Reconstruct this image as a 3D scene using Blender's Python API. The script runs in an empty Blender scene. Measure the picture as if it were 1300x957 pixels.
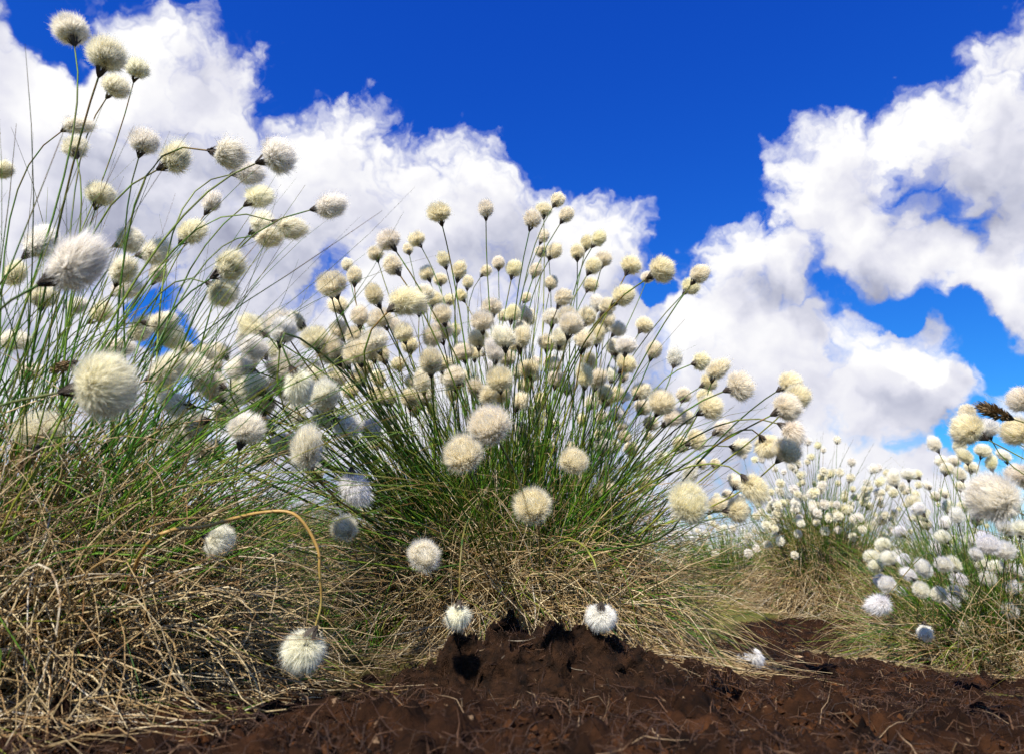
import bpy, math, random
import numpy as np
from mathutils import Vector, Matrix

R = math.radians
SC = bpy.context.scene
COL = SC.collection
rng = np.random.default_rng(11)
random.seed(5)

# ------------------------------------------------------------------ camera
F = 1300 * 24.0 / 36.0                     # focal length in photo pixels
TILT = math.atan(279 / F)
CAM = np.array((0.0, 0.0, 0.13))
cd = bpy.data.cameras.new('camera')
cam = bpy.data.objects.new('camera', cd)
COL.objects.link(cam)
cd.sensor_width = 36
cd.lens = 24
cd.shift_y = -45.0 / 1300
cd.clip_start = 0.01
cd.clip_end = 9000
cd.dof.use_dof = True
cd.dof.focus_distance = 0.86
cd.dof.aperture_fstop = 12.0
cam.location = CAM
cam.rotation_euler = (R(90) + TILT, 0, 0)
SC.camera = cam

FW = np.array((0, math.cos(TILT), math.sin(TILT)))
UP = np.array((0, -math.sin(TILT), math.cos(TILT)))
RT = np.array((1.0, 0, 0))


def at(x, y, d):
    """point of the place seen at photo pixel x, y, d metres deep"""
    return CAM + d * FW + (x - 650) / F * d * RT + (433.5 - y) / F * d * UP


def ray(x, y):
    v = at(x, y, 1.0) - CAM
    return v / np.linalg.norm(v)


# ------------------------------------------------------------------ light
SUN_EL, SUN_AZ = 47, 202                   # azimuth clockwise from +Y: behind the camera, a bit left
sunv = np.array((math.sin(R(SUN_AZ)) * math.cos(R(SUN_EL)), math.cos(R(SUN_AZ)) * math.cos(R(SUN_EL)), math.sin(R(SUN_EL))))
sl = bpy.data.lights.new('sun', 'SUN')
sl.energy = 5.0
sl.angle = R(0.53)
sl.color = (1.0, 0.94, 0.84)
so = bpy.data.objects.new('sun', sl)
COL.objects.link(so)
so.rotation_euler = Vector(-sunv).to_track_quat('-Z', 'Y').to_euler()

SC.view_settings.view_transform = 'Standard'
SC.view_settings.look = 'None'
SC.view_settings.exposure = 0.84
SC.view_settings.gamma = 1.0
SC.render.engine = 'CYCLES'
SC.cycles.use_adaptive_sampling = True
SC.cycles.adaptive_threshold = 0.02
SC.cycles.adaptive_min_samples = 14
SC.cycles.max_bounces = 9
SC.cycles.diffuse_bounces = 7
SC.cycles.glossy_bounces = 2
SC.cycles.transmission_bounces = 9
SC.cycles.transparent_max_bounces = 14
SC.cycles.caustics_reflective = False
SC.cycles.caustics_refractive = False


class NT:
    """small helper for node trees"""
    def __init__(self, tree):
        self.t = tree
        self.L = tree.links

    def n(self, typ, **kw):
        nd = self.t.nodes.new(typ)
        for k, v in kw.items():
            setattr(nd, k, v)
        return nd

    def put(self, sock, v):
        if isinstance(v, bpy.types.NodeSocket):
            self.L.new(v, sock)
        else:
            sock.default_value = v

    def math(self, op, a, b=0.0, c=0.0, clamp=False):
        nd = self.n('ShaderNodeMath', operation=op, use_clamp=clamp)
        for i, v in enumerate((a, b, c)):
            self.put(nd.inputs[i], v)
        return nd.outputs[0]

    def vec(self, op, a, b=(0, 0, 0), c=(0, 0, 0), scale=None):
        nd = self.n('ShaderNodeVectorMath', operation=op)
        self.put(nd.inputs[0], a)
        self.put(nd.inputs[1], b)
        if op == 'MULTIPLY_ADD':
            self.put(nd.inputs[2], c)
        if scale is not None:
            self.put(nd.inputs['Scale'], scale)
        return nd.outputs['Value'] if op in ('DOT_PRODUCT', 'LENGTH') else nd.outputs[0]

    def noise(self, v, scale, detail=4, rough=0.5, dist=0.0, out='Fac'):
        nd = self.n('ShaderNodeTexNoise')
        self.put(nd.inputs['Vector'], v)
        nd.inputs['Scale'].default_value = scale
        nd.inputs['Detail'].default_value = detail
        nd.inputs['Roughness'].default_value = rough
        nd.inputs['Distortion'].default_value = dist
        return nd.outputs[out]

    def ramp(self, fac, stops, interp='LINEAR'):
        nd = self.n('ShaderNodeValToRGB')
        nd.color_ramp.interpolation = interp
        el = nd.color_ramp.elements
        while len(el) < len(stops):
            el.new(0.5)
        for e, (p, c) in zip(el, stops):
            e.position = p
            e.color = (*c, 1) if len(c) == 3 else c
        self.put(nd.inputs['Fac'], fac)
        return nd.outputs['Color']

    def mix(self, f, a, b, blend='MIX'):
        nd = self.n('ShaderNodeMix', data_type='RGBA', blend_type=blend)
        self.put(nd.inputs['Factor'], f)
        self.put(nd.inputs[6], a)
        self.put(nd.inputs[7], b)
        return nd.outputs[2]

    def smooth(self, v, a, b, c=0.0, d=1.0):
        nd = self.n('ShaderNodeMapRange', interpolation_type='SMOOTHSTEP')
        self.put(nd.inputs[0], v)
        for i, q in enumerate((a, b, c, d)):
            nd.inputs[i + 1].default_value = q
        return nd.outputs[0]


# cumulus banks of the sky: centre pixel, radius in pixels, in directions fixed to the place
BANKS = [(20, 150, 110), (110, 130, 95), (190, 95, 80), (270, 130, 75), (315, 190, 60), (60, 300, 190), (220, 270, 150),
         (330, 290, 120), (430, 235, 85), (520, 270, 80), (600, 275, 85), (690, 315, 80), (760, 335, 75), (560, 400, 170),
         (330, 430, 110), (420, 520, 170), (780, 420, 95), (650, 520, 180), (60, 480, 130),
         (1262, 118, 62), (1295, 190, 66), (1190, 165, 42), (1140, 185, 45), (1065, 195, 50), (1040, 250, 50), (1100, 290, 60),
         (1165, 320, 42), (940, 315, 48), (1000, 335, 45), (1290, 300, 48), (1250, 355, 48), (1300, 370, 40), (1090, 240, 60), (1220, 215, 42),
         (900, 430, 80), (980, 450, 95), (1080, 480, 85), (1150, 510, 65), (880, 540, 120), (1030, 580, 110), (1120, 610, 70),
         (1185, 640, 60), (1300, 690, 60), (120, 620, 130), (330, 640, 110), (520, 640, 110), (760, 640, 110), (940, 690, 60), (850, 690, 70), (1400, 250, 90), (1420, 560, 80), (-150, 200, 200), (-200, 480, 200)]
HOLES = [(230, 412, 34), (853, 368, 22), (1125, 388, 22), (1215, 400, 28), (1275, 440, 36), (1225, 560, 34), (60, 12, 42)]


def cloud_group():
    g = bpy.data.node_groups.new('cloud_field', 'ShaderNodeTree')
    g.interface.new_socket('Vector', in_out='INPUT', socket_type='NodeSocketVector')
    g.interface.new_socket('Field', in_out='OUTPUT', socket_type='NodeSocketFloat')
    g.interface.new_socket('Bulk', in_out='OUTPUT', socket_type='NodeSocketFloat')
    T = NT(g)
    gi = T.n('NodeGroupInput')
    go = T.n('NodeGroupOutput')
    v = gi.outputs[0]
    # billowing edges: warp the direction before the banks are looked up
    w1 = T.noise(v, 8.0, 3, 0.55, out='Color')
    w2 = T.noise(v, 30.0, 4, 0.6, out='Color')
    a = T.vec('SUBTRACT', w1, (0.5, 0.5, 0.5))
    b = T.vec('SUBTRACT', w2, (0.5, 0.5, 0.5))
    q = T.vec('MULTIPLY_ADD', a, (0.17, 0.17, 0.17), v)
    q = T.vec('MULTIPLY_ADD', b, (0.05, 0.05, 0.05), q)
    q = T.vec('NORMALIZE', q)
    # the rest of the sky carries the same kind of scattered clouds
    f = T.math('MULTIPLY_ADD', T.noise(T.vec('ADD', v, (3.1, 7.7, 1.3)), 2.6, 2, 0.5), 4.0, -1.9)
    f = T.math('MINIMUM', f, 0.8)
    k = 2.0 / 0.85 ** 2                            # over the big tussock the banks below say where cloud is
    f = T.math('SMOOTH_MIN', f, T.math('MULTIPLY_ADD', T.vec('DOT_PRODUCT', v, tuple(ray(650, 330))), -k, k - 1.0), 0.3)
    for (x, y, r) in BANKS:
        d = ray(x, y)
        rr = r / F * 1.13
        k = 2.0 / (rr * rr)
        e = T.math('MULTIPLY_ADD', T.vec('DOT_PRODUCT', q, tuple(d)), k, 1.0 - k)
        f = T.math('SMOOTH_MAX', f, e, 0.35)
    for (x, y, r) in HOLES:
        d = ray(x, y)
        rr = r / F
        k = 2.0 / (rr * rr)
        e = T.math('MULTIPLY_ADD', T.vec('DOT_PRODUCT', q, tuple(d)), -k, k - 0.9)
        f = T.math('SMOOTH_MIN', f, e, 0.3)
    f = T.math('MINIMUM', f, 1.0)
    T.put(go.inputs[1], T.math('MULTIPLY_ADD', T.math('SUBTRACT', T.noise(q, 9.0, 3, 0.5), 0.5), 2.6, f))
    n1 = T.noise(q, 12.0, 7, 0.56)
    n2 = T.noise(q, 26.0, 4, 0.5)
    bil = T.math('ABSOLUTE', T.math('MULTIPLY_ADD', n2, 2.0, -1.0))     # creases between the puffs
    f = T.math('MULTIPLY_ADD', T.math('SUBTRACT', n1, 0.5), 1.5, f)
    f = T.math('MULTIPLY_ADD', T.math('SUBTRACT', bil, 0.2), 0.95, f)
    T.put(go.inputs[0], f)
    return g


def make_world():
    w = bpy.data.worlds.new('World')
    SC.world = w
    w.use_nodes = True
    w.cycles.sampling_method = 'NONE'
    T = NT(w.node_tree)
    w.node_tree.nodes.clear()
    out = T.n('ShaderNodeOutputWorld')
    bg = T.n('ShaderNodeBackground')
    sky = T.n('ShaderNodeTexSky', sky_type='NISHITA')
    sky.sun_disc = False
    sky.sun_elevation = R(SUN_EL)
    sky.sun_rotation = R(SUN_AZ)
    sky.air_density = 1.0
    sky.dust_density = 0.25
    sky.ozone_density = 2.5
    # a polarising filter: deeper, more saturated blue
    sp = T.n('ShaderNodeSeparateColor')
    T.put(sp.inputs[0], sky.outputs[0])
    cb = T.n('ShaderNodeCombineColor')
    for i, (p, k) in enumerate(((1.8, 0.06), (1.35, 0.34), (0.7, 1.85))):
        T.put(cb.inputs[i], T.math('MULTIPLY', T.math('POWER', sp.outputs[i], p), k))
    blue = cb.outputs[0]
    tc = T.n('ShaderNodeTexCoord')
    v = T.vec('NORMALIZE', tc.outputs['Generated'])
    grp = cloud_group()

    def field(vv):
        nd = T.n('ShaderNodeGroup')
        nd.node_tree = grp
        T.put(nd.inputs[0], vv)
        return nd.outputs
    f0, s0 = field(v)
    s1 = field(T.vec('NORMALIZE', T.vec('ADD', v, (-0.03, -0.02, 0.06))))[1]
    cover = T.smooth(f0, -0.08, 0.74)
    # sunlit where the cloud thins out towards the light, grey where more cloud lies above
    lit = T.math('MULTIPLY_ADD', T.math('SUBTRACT', s0, s1), 0.42, 0.60)
    lit = T.math('MULTIPLY_ADD', T.math('SUBTRACT', f0, s0), 0.09, lit)
    lit = T.math('SUBTRACT', lit, T.smooth(s1, 0.3, 1.8, 0.0, 0.22))
    lit = T.math('MULTIPLY_ADD', T.math('SUBTRACT', T.noise(v, 4.0, 3, 0.5), 0.5), 0.9, lit)
    ccol = T.ramp(lit, [(0.0, (2.5, 2.6, 3.4)), (0.3, (3.8, 3.9, 4.7)), (0.6, (5.3, 5.3, 5.9)), (0.98, (6.9, 6.85, 6.85))])
    col = T.mix(cover, blue, ccol)
    T.put(bg.inputs[0], col)
    bg.inputs[1].default_value = 0.084
    T.L.new(bg.outputs[0], out.inputs[0])


make_world()


# ------------------------------------------------------------------ helpers
def hash3(ix, iy, iz, s=0):
    h = (ix * 374761393 + iy * 668265263 + iz * 2147483647 + s * 974711) & 0xFFFFFFFF
    h = ((h ^ (h >> 13)) * 1274126177) & 0xFFFFFFFF
    h = h ^ (h >> 16)
    return (h & 0xFFFFFF) / float(0xFFFFFF)


def vnoise(x, y, z=0.0, s=0):
    x, y, z = np.broadcast_arrays(np.asarray(x, float), np.asarray(y, float), np.asarray(z, float))
    i, j, k = (np.floor(a).astype(np.int64) for a in (x, y, z))
    u, v, w = x - i, y - j, z - k
    u, v, w = (a * a * (3 - 2 * a) for a in (u, v, w))
    r = 0
    for a in (0, 1):
        for b in (0, 1):
            for c in (0, 1):
                r = r + hash3(i + a, j + b, k + c, s) * (u if a else 1 - u) * (v if b else 1 - v) * (w if c else 1 - w)
    return r


def fbm(x, y, z=0.0, o=4, g=0.5, s=0):
    t, a, n = 0.0, 1.0, 0.0
    for q in range(o):
        t = t + a * vnoise(x * 2 ** q + 17 * q, y * 2 ** q - 9 * q, np.asarray(z) * 2 ** q, s + q)
        n += a
        a *= g
    return t / n


def worley(x, y, s=0):
    i, j = np.floor(x).astype(np.int64), np.floor(y).astype(np.int64)
    best = np.full(np.shape(x), 9.0)
    for a in (-1, 0, 1):
        for b in (-1, 0, 1):
            k = np.zeros_like(i)
            dx = i + a + hash3(i + a, j + b, k, s) - x
            dy = j + b + hash3(i + a, j + b, k + 1, s) - y
            best = np.minimum(best, dx * dx + dy * dy)
    return np.sqrt(best)


def crumbly(x, y, s=0):
    wx, wy = x + 0.02 * fbm(x * 40, y * 40, o=2, s=s + 1), y + 0.02 * fbm(x * 40, y * 40, o=2, s=s + 2)
    return 0.014 * (0.5 - worley(wx * 32, wy * 32, s)) + 0.009 * (0.5 - worley(wx * 75, wy * 75, s + 3)) + 0.004 * (0.5 - worley(wx * 150, wy * 150, s + 4))


def sstep(a, b, x):
    t = np.clip((x - a) / (b - a), 0, 1)
    return t * t * (3 - 2 * t)


def gz_base(x, y):
    x = np.asarray(x, float)
    y = np.asarray(y, float)
    r = np.hypot(x, y)
    z = 0.035 + 0 * x
    z = z - 0.115 * np.exp(-(((x - 0.88) / 0.72) ** 2 + ((y - 1.75) / 1.2) ** 2))
    z = z - 0.02 * np.exp(-(((x + 0.5) / 0.3) ** 2 + ((y - 0.6) / 0.3) ** 2))
    far = sstep(3.0, 5.5, r)
    z = z * (1 - far) + far * (0.0 + 0.10 * (fbm(x * 0.35, y * 0.35, s=3) - 0.5) + 0.05 * sstep(5, 60, r))
    return z


def peatness(x, y):
    """1 where the peat lies bare"""
    n = (fbm(x * 3.0, y * 3.0, s=21) - 0.5) * 0.9
    a = np.exp(-(((x - 0.44 * y - 0.02) / 0.34) ** 2 + (np.maximum(np.abs(y - 1.4) - 0.80, 0) / 0.25) ** 2)) + n * 0.3
    b = sstep(0.95, 0.6, np.hypot(x, y))
    return np.clip(np.maximum(sstep(0.3, 0.5, a), b), 0, 1)


def gz(x, y):
    z = gz_base(x, y)
    r = np.hypot(x, y)
    near = sstep(4.5, 2.0, r)
    z = z + near * (0.030 * (fbm(x * 6, y * 6, o=3, s=5) - 0.5))
    return z


def new_obj(name, me, mat=None, parent=None, kind=None):
    o = bpy.data.objects.new(name, me)
    COL.objects.link(o)
    if mat is not None and me is not None and len(me.materials) == 0:
        me.materials.append(mat)
    if parent is not None:
        o.parent = parent
    if kind:
        o['kind'] = kind
    return o


def tag(o, label, cat, group=None):
    o['label'] = label
    o['category'] = cat
    if group:
        o['group'] = group
    return o


def thing(name, loc, label, cat, group=None):
    o = bpy.data.objects.new(name, None)
    COL.objects.link(o)
    o.empty_display_size = 0.05
    o.location = loc
    return tag(o, label, cat, group)


def mesh_np(name, V, Fq, smooth=True, attrs=None):
    """V (n,3), Fq (m,3|4) -> mesh"""
    me = bpy.data.meshes.new(name)
    V = np.ascontiguousarray(V, dtype=np.float32)
    Fq = np.ascontiguousarray(Fq, dtype=np.int32)
    n, m, k = len(V), len(Fq), Fq.shape[1]
    me.vertices.add(n)
    me.vertices.foreach_set('co', V.ravel())
    me.loops.add(m * k)
    me.loops.foreach_set('vertex_index', Fq.ravel())
    me.polygons.add(m)
    me.polygons.foreach_set('loop_start', np.arange(0, m * k, k, dtype=np.int32))
    me.polygons.foreach_set('use_smooth', np.full(m, smooth, dtype=bool))
    me.update(calc_edges=True)
    for nm, a in (attrs or {}).items():
        at_ = me.attributes.new(nm, 'FLOAT', 'POINT')
        at_.data.foreach_set('value', np.ascontiguousarray(a, dtype=np.float32).ravel())
    return me


def tube_arrays(P, rad, sides=3, flat=1.0):
    """P (N,K,3), rad (N,K) -> vertices, quads, along"""
    N, K, _ = P.shape
    t = np.gradient(P, axis=1)
    t /= np.linalg.norm(t, axis=2, keepdims=True) + 1e-9
    ref = rng.normal(size=(N, 1, 3))
    n1 = np.cross(t, np.broadcast_to(ref, t.shape))
    n1 /= np.linalg.norm(n1, axis=2, keepdims=True) + 1e-9
    n2 = np.cross(t, n1)
    rings = []
    for s in range(sides):
        a = 2 * math.pi * s / sides
        rings.append(P + rad[..., None] * (math.cos(a) * n1 + flat * math.sin(a) * n2))
    V = np.stack(rings, axis=2)                      # N,K,S,3
    idx = np.arange(N * K * sides).reshape(N, K, sides)
    q = []
    for s in range(sides):
        s2 = (s + 1) % sides
        q.append(np.stack([idx[:, :-1, s], idx[:, :-1, s2], idx[:, 1:, s2], idx[:, 1:, s]], axis=-1))
    Q = np.stack(q, axis=2).reshape(-1, 4)
    al = np.broadcast_to(np.linspace(0, 1, K)[None, :, None], (N, K, sides))
    return V.reshape(-1, 3), Q, al.reshape(-1)


def grow(root, d0, length, K=8, droop=2.0, curl=0.5, kink=0.0, wind=(0, 0, 0), floor=True):
    """grow N blades from root along d0; they bend under their weight and rest on the ground"""
    N = len(root)
    p = root.copy()
    d = d0 / (np.linalg.norm(d0, axis=1, keepdims=True) + 1e-9)
    step = (length / (K - 1))[:, None]
    droop = np.broadcast_to(np.asarray(droop, float), (N,))[:, None]
    cv = rng.normal(size=(N, 3)) * curl
    out = [p.copy()]
    for k in range(K - 1):
        cv = cv + rng.normal(size=(N, 3)) * curl * 0.5
        g = np.zeros((N, 3))
        g[:, 2] = -1
        d = d + step * (droop * g * (0.3 + k / K) + cv * 3 + np.asarray(wind)) + rng.normal(size=(N, 3)) * kink
        d /= np.linalg.norm(d, axis=1, keepdims=True) + 1e-9
        p = p + d * step
        if floor:
            zf = gz(p[:, 0], p[:, 1]) + 0.004 + 0.012 * hash3(np.arange(N), np.full(N, k), np.zeros(N, int))
            low = p[:, 2] < zf
            p[low, 2] = zf[low]
            d[low, 2] = np.abs(d[low, 2]) * 0.15
        out.append(p.copy())
    return np.stack(out, axis=1)


def blade_mesh(name, P, w, sides=3, taper=0.75, flat=0.6):
    N, K, _ = P.shape
    prof = 1 - taper * np.linspace(0, 1, K) ** 1.6
    rad = w[:, None] * prof[None]
    V, Q, al = tube_arrays(P, rad, sides, flat)
    rn = np.repeat(rng.random(N), K * sides)
    return mesh_np(name, V, Q, True, {'along': al, 'rnd': rn})


# ------------------------------------------------------------------ materials
def attr(T, nm):
    nd = T.n('ShaderNodeAttribute')
    nd.attribute_name = nm
    return nd.outputs['Fac']


def base_mat(name):
    m = bpy.data.materials.new(name)
    m.use_nodes = True
    m.node_tree.nodes.clear()
    T = NT(m.node_tree)
    return m, T, T.n('ShaderNodeOutputMaterial')


def leafy(name, stops, tips, rough=0.42, trans=0.25, tipmix=(0.55, 1.0)):
    m, T, out = base_mat(name)
    c = T.ramp(attr(T, 'rnd'), stops)
    tip = T.ramp(T.math('FRACT', T.math('MULTIPLY', attr(T, 'rnd'), 7.31)), tips)
    tc = T.n('ShaderNodeTexCoord')
    nz = T.noise(tc.outputs['Object'], 60, 3, 0.6)
    fac = T.math('MULTIPLY', T.smooth(attr(T, 'along'), *tipmix), T.smooth(nz, 0.35, 0.6))
    c = T.mix(fac, c, tip)
    c = T.mix(0.35, c, T.ramp(T.noise(tc.outputs['Object'], 140, 3, 0.6), [(0.3, (0.35, 0.35, 0.35)), (0.7, (1, 1, 1))]), 'MULTIPLY')
    b = T.n('ShaderNodeBsdfPrincipled')
    T.put(b.inputs['Base Color'], c)
    b.inputs['Roughness'].default_value = rough
    b.inputs['Specular IOR Level'].default_value = 0.35
    tr = T.n('ShaderNodeBsdfTranslucent')
    T.put(tr.inputs[0], c)
    mx = T.n('ShaderNodeMixShader')
    mx.inputs[0].default_value = trans
    T.L.new(b.outputs[0], mx.inputs[1])
    T.L.new(tr.outputs[0], mx.inputs[2])
    T.L.new(mx.outputs[0], out.inputs[0])
    return m


M_GREEN = leafy('green_leaf', [(0.0, (0.025, 0.10, 0.010)), (0.4, (0.06, 0.20, 0.014)), (0.75, (0.14, 0.29, 0.018)), (1.0, (0.34, 0.34, 0.05))],
                [(0.0, (0.22, 0.19, 0.05)), (0.5, (0.3, 0.14, 0.04)), (1.0, (0.09, 0.15, 0.02))])
M_STRAW = leafy('dry_straw', [(0.0, (0.16, 0.08, 0.03)), (0.2, (0.36, 0.23, 0.09)), (0.55, (0.60, 0.45, 0.22)), (0.85, (0.74, 0.62, 0.39)), (1.0, (0.55, 0.50, 0.42))],
                [(0.0, (0.5, 0.38, 0.2)), (0.6, (0.22, 0.11, 0.04)), (1.0, (0.42, 0.33, 0.2))], rough=0.5, trans=0.15, tipmix=(0.3, 0.9))
M_STEM = leafy('stem_green', [(0.0, (0.02, 0.07, 0.010)), (0.45, (0.055, 0.16, 0.014)), (0.8, (0.15, 0.27, 0.02)), (1.0, (0.32, 0.32, 0.05))],
               [(0.0, (0.07, 0.09, 0.03)), (0.55, (0.16, 0.16, 0.04)), (0.85, (0.26, 0.13, 0.035)), (1.0, (0.05, 0.045, 0.03))], trans=0.12, tipmix=(0.45, 1.0))
M_ORANGE = leafy('withered_stem', [(0.0, (0.42, 0.24, 0.06)), (1.0, (0.48, 0.30, 0.09))], [(0.0, (0.5, 0.4, 0.12)), (1.0, (0.45, 0.36, 0.1))], trans=0.1)


M_FIBRE = leafy('peat_fibre', [(0.0, (0.02, 0.008, 0.004)), (0.7, (0.05, 0.021, 0.009)), (0.93, (0.11, 0.055, 0.026)), (1.0, (0.34, 0.24, 0.14))], [(0.0, (0.05, 0.02, 0.01)), (1.0, (0.12, 0.06, 0.03))], rough=0.7, trans=0.05)


def cotton(name, body, tip):
    """each ribbon stands for a wisp of hairs finer than a pixel: part of the light passes between them"""
    m, T, out = base_mat(name)
    oi = T.n('ShaderNodeObjectInfo')
    c = T.mix(T.math('MULTIPLY', T.math('POWER', attr(T, 'rnd'), 3.0), 0.15), oi.outputs['Color'], (0.62, 0.5, 0.3, 1))
    d = T.n('ShaderNodeBsdfDiffuse')
    T.put(d.inputs[0], c)
    t = T.n('ShaderNodeBsdfTranslucent')
    T.put(t.inputs[0], c)
    mx = T.n('ShaderNodeMixShader')
    mx.inputs[0].default_value = 0.5
    T.L.new(d.outputs[0], mx.inputs[1])
    T.L.new(t.outputs[0], mx.inputs[2])
    tr = T.n('ShaderNodeBsdfTransparent')
    m2 = T.n('ShaderNodeMixShader')
    T.put(m2.inputs[0], T.smooth(attr(T, 'along'), 0.35, 1.0, body, tip))
    T.L.new(tr.outputs[0], m2.inputs[1])
    T.L.new(mx.outputs[0], m2.inputs[2])
    T.L.new(m2.outputs[0], out.inputs[0])
    return m


M_COTTON = cotton('cotton_fibre', 0.74, 0.26)
M_DRIFT = cotton('far_cotton', 1.0, 1.0)


def simple(name, c0, c1, scale=40, rough=0.8, bump=0.0, bscale=120):
    m, T, out = base_mat(name)
    tc = T.n('ShaderNodeTexCoord')
    c = T.ramp(T.noise(tc.outputs['Object'], scale, 5, 0.6), [(0.3, c0), (0.7, c1)])
    b = T.n('ShaderNodeBsdfPrincipled')
    T.put(b.inputs['Base Color'], c)
    b.inputs['Roughness'].default_value = rough
    b.inputs['Specular IOR Level'].default_value = 0.1
    if bump:
        bp = T.n('ShaderNodeBump')
        bp.inputs['Strength'].default_value = bump
        bp.inputs['Distance'].default_value = 0.004
        T.put(bp.inputs['Height'], T.noise(tc.outputs['Object'], bscale, 6, 0.65))
        T.L.new(bp.outputs[0], b.inputs['Normal'])
    T.L.new(b.outputs[0], out.inputs[0])
    return m


M_BRACT = simple('bract_scale', (0.018, 0.015, 0.013), (0.09, 0.07, 0.055), 300, 0.7)
M_CHIP = simple('bark_chip', (0.2, 0.12, 0.06), (0.42, 0.3, 0.18), 120, 0.8)
M_PEAT = simple('peat', (0.004, 0.0022, 0.0012), (0.032, 0.0140, 0.0060), 90, 0.85, 1.0, 240)
M_CRUMB = simple('peat_crumb', (0.006, 0.0025, 0.001), (0.07, 0.026, 0.008), 30, 0.85)
M_SPENT = simple('spent_head', (0.12, 0.07, 0.03), (0.36, 0.25, 0.13), 200, 0.85)
M_ROOT = simple('dead_rootlet', (0.25, 0.2, 0.14), (0.5, 0.43, 0.33), 90, 0.8)


def ground_mat():
    m, T, out = base_mat('bog_ground')
    tc = T.n('ShaderNodeTexCoord')
    P = tc.outputs['Object']
    peat = T.ramp(T.noise(P, 26, 6, 0.65), [(0.36, (0.004, 0.0018, 0.0009)), (0.54, (0.020, 0.0082, 0.0034)), (0.76, (0.062, 0.024, 0.009))])
    fleck = T.smooth(T.noise(P, 150, 3, 0.6), 0.66, 0.74)
    peat = T.mix(T.math('MULTIPLY', fleck, 0.6), peat, (0.26, 0.17, 0.10, 1))
    moor = T.ramp(T.noise(P, 4.0, 6, 0.65), [(0.3, (0.05, 0.06, 0.012)), (0.5, (0.12, 0.11, 0.03)), (0.7, (0.26, 0.19, 0.08))])
    c = T.mix(attr(T, 'bare'), moor, peat)
    b = T.n('ShaderNodeBsdfPrincipled')
    T.put(b.inputs['Base Color'], c)
    b.inputs['Roughness'].default_value = 0.9
    b.inputs['Specular IOR Level'].default_value = 0.08
    bp = T.n('ShaderNodeBump')
    bp.inputs['Strength'].default_value = 0.9
    bp.inputs['Distance'].default_value = 0.005
    T.put(bp.inputs['Height'], T.noise(P, 110, 6, 0.7))
    T.L.new(bp.outputs[0], b.inputs['Normal'])
    T.L.new(b.outputs[0], out.inputs[0])
    return m


# ------------------------------------------------------------------ ground
def build_ground():
    r = [0.05]
    while r[-1] < 4000:
        q = r[-1]
        r.append(q * (1.05 if q < 0.28 else 1.0075 if q < 3.2 else 1.03 if q < 40 else 1.12))
    r = np.array(r)
    a = np.concatenate([np.arange(-46, 46.01, 0.36), np.arange(50, 311, 4.0)])
    A, Rr = np.meshgrid(np.radians(a), r)
    X, Y = np.sin(A) * Rr, np.cos(A) * Rr
    Z = gz(X, Y)
    pe = peatness(X, Y)
    near = sstep(4.0, 1.8, Rr)
    crumb = fbm(X * 38, Y * 38, o=4, g=0.62, s=8) - 0.5
    ridg = 1 - np.abs(2 * fbm(X * 17, Y * 17, o=3, s=14) - 1)
    Z = Z + near * (0.3 + 0.7 * pe) * (0.030 * crumb + 0.016 * (ridg - 0.7) + 1.1 * crumbly(X, Y, 81))
    n, m = Z.shape
    V = np.stack([X, Y, Z], -1).reshape(-1, 3)
    idx = np.arange(n * m).reshape(n, m)
    nx = np.roll(idx, -1, axis=1)
    Q = np.stack([idx[:-1], idx[1:], nx[1:], nx[:-1]], -1).reshape(-1, 4)
    Q = Q[:, ::-1]
    c = len(V)
    V = np.vstack([V, [[0, 0, float(gz(0.0, 0.0))]]])
    me = mesh_np('ground', V, Q, True, {'bare': np.append(pe.ravel(), 1.0)})
    o = new_obj('ground', me, ground_mat(), kind='structure')
    o['label'] = 'dark reddish brown bare peat and grassy bog running to the horizon'
    return o


build_ground()


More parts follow.
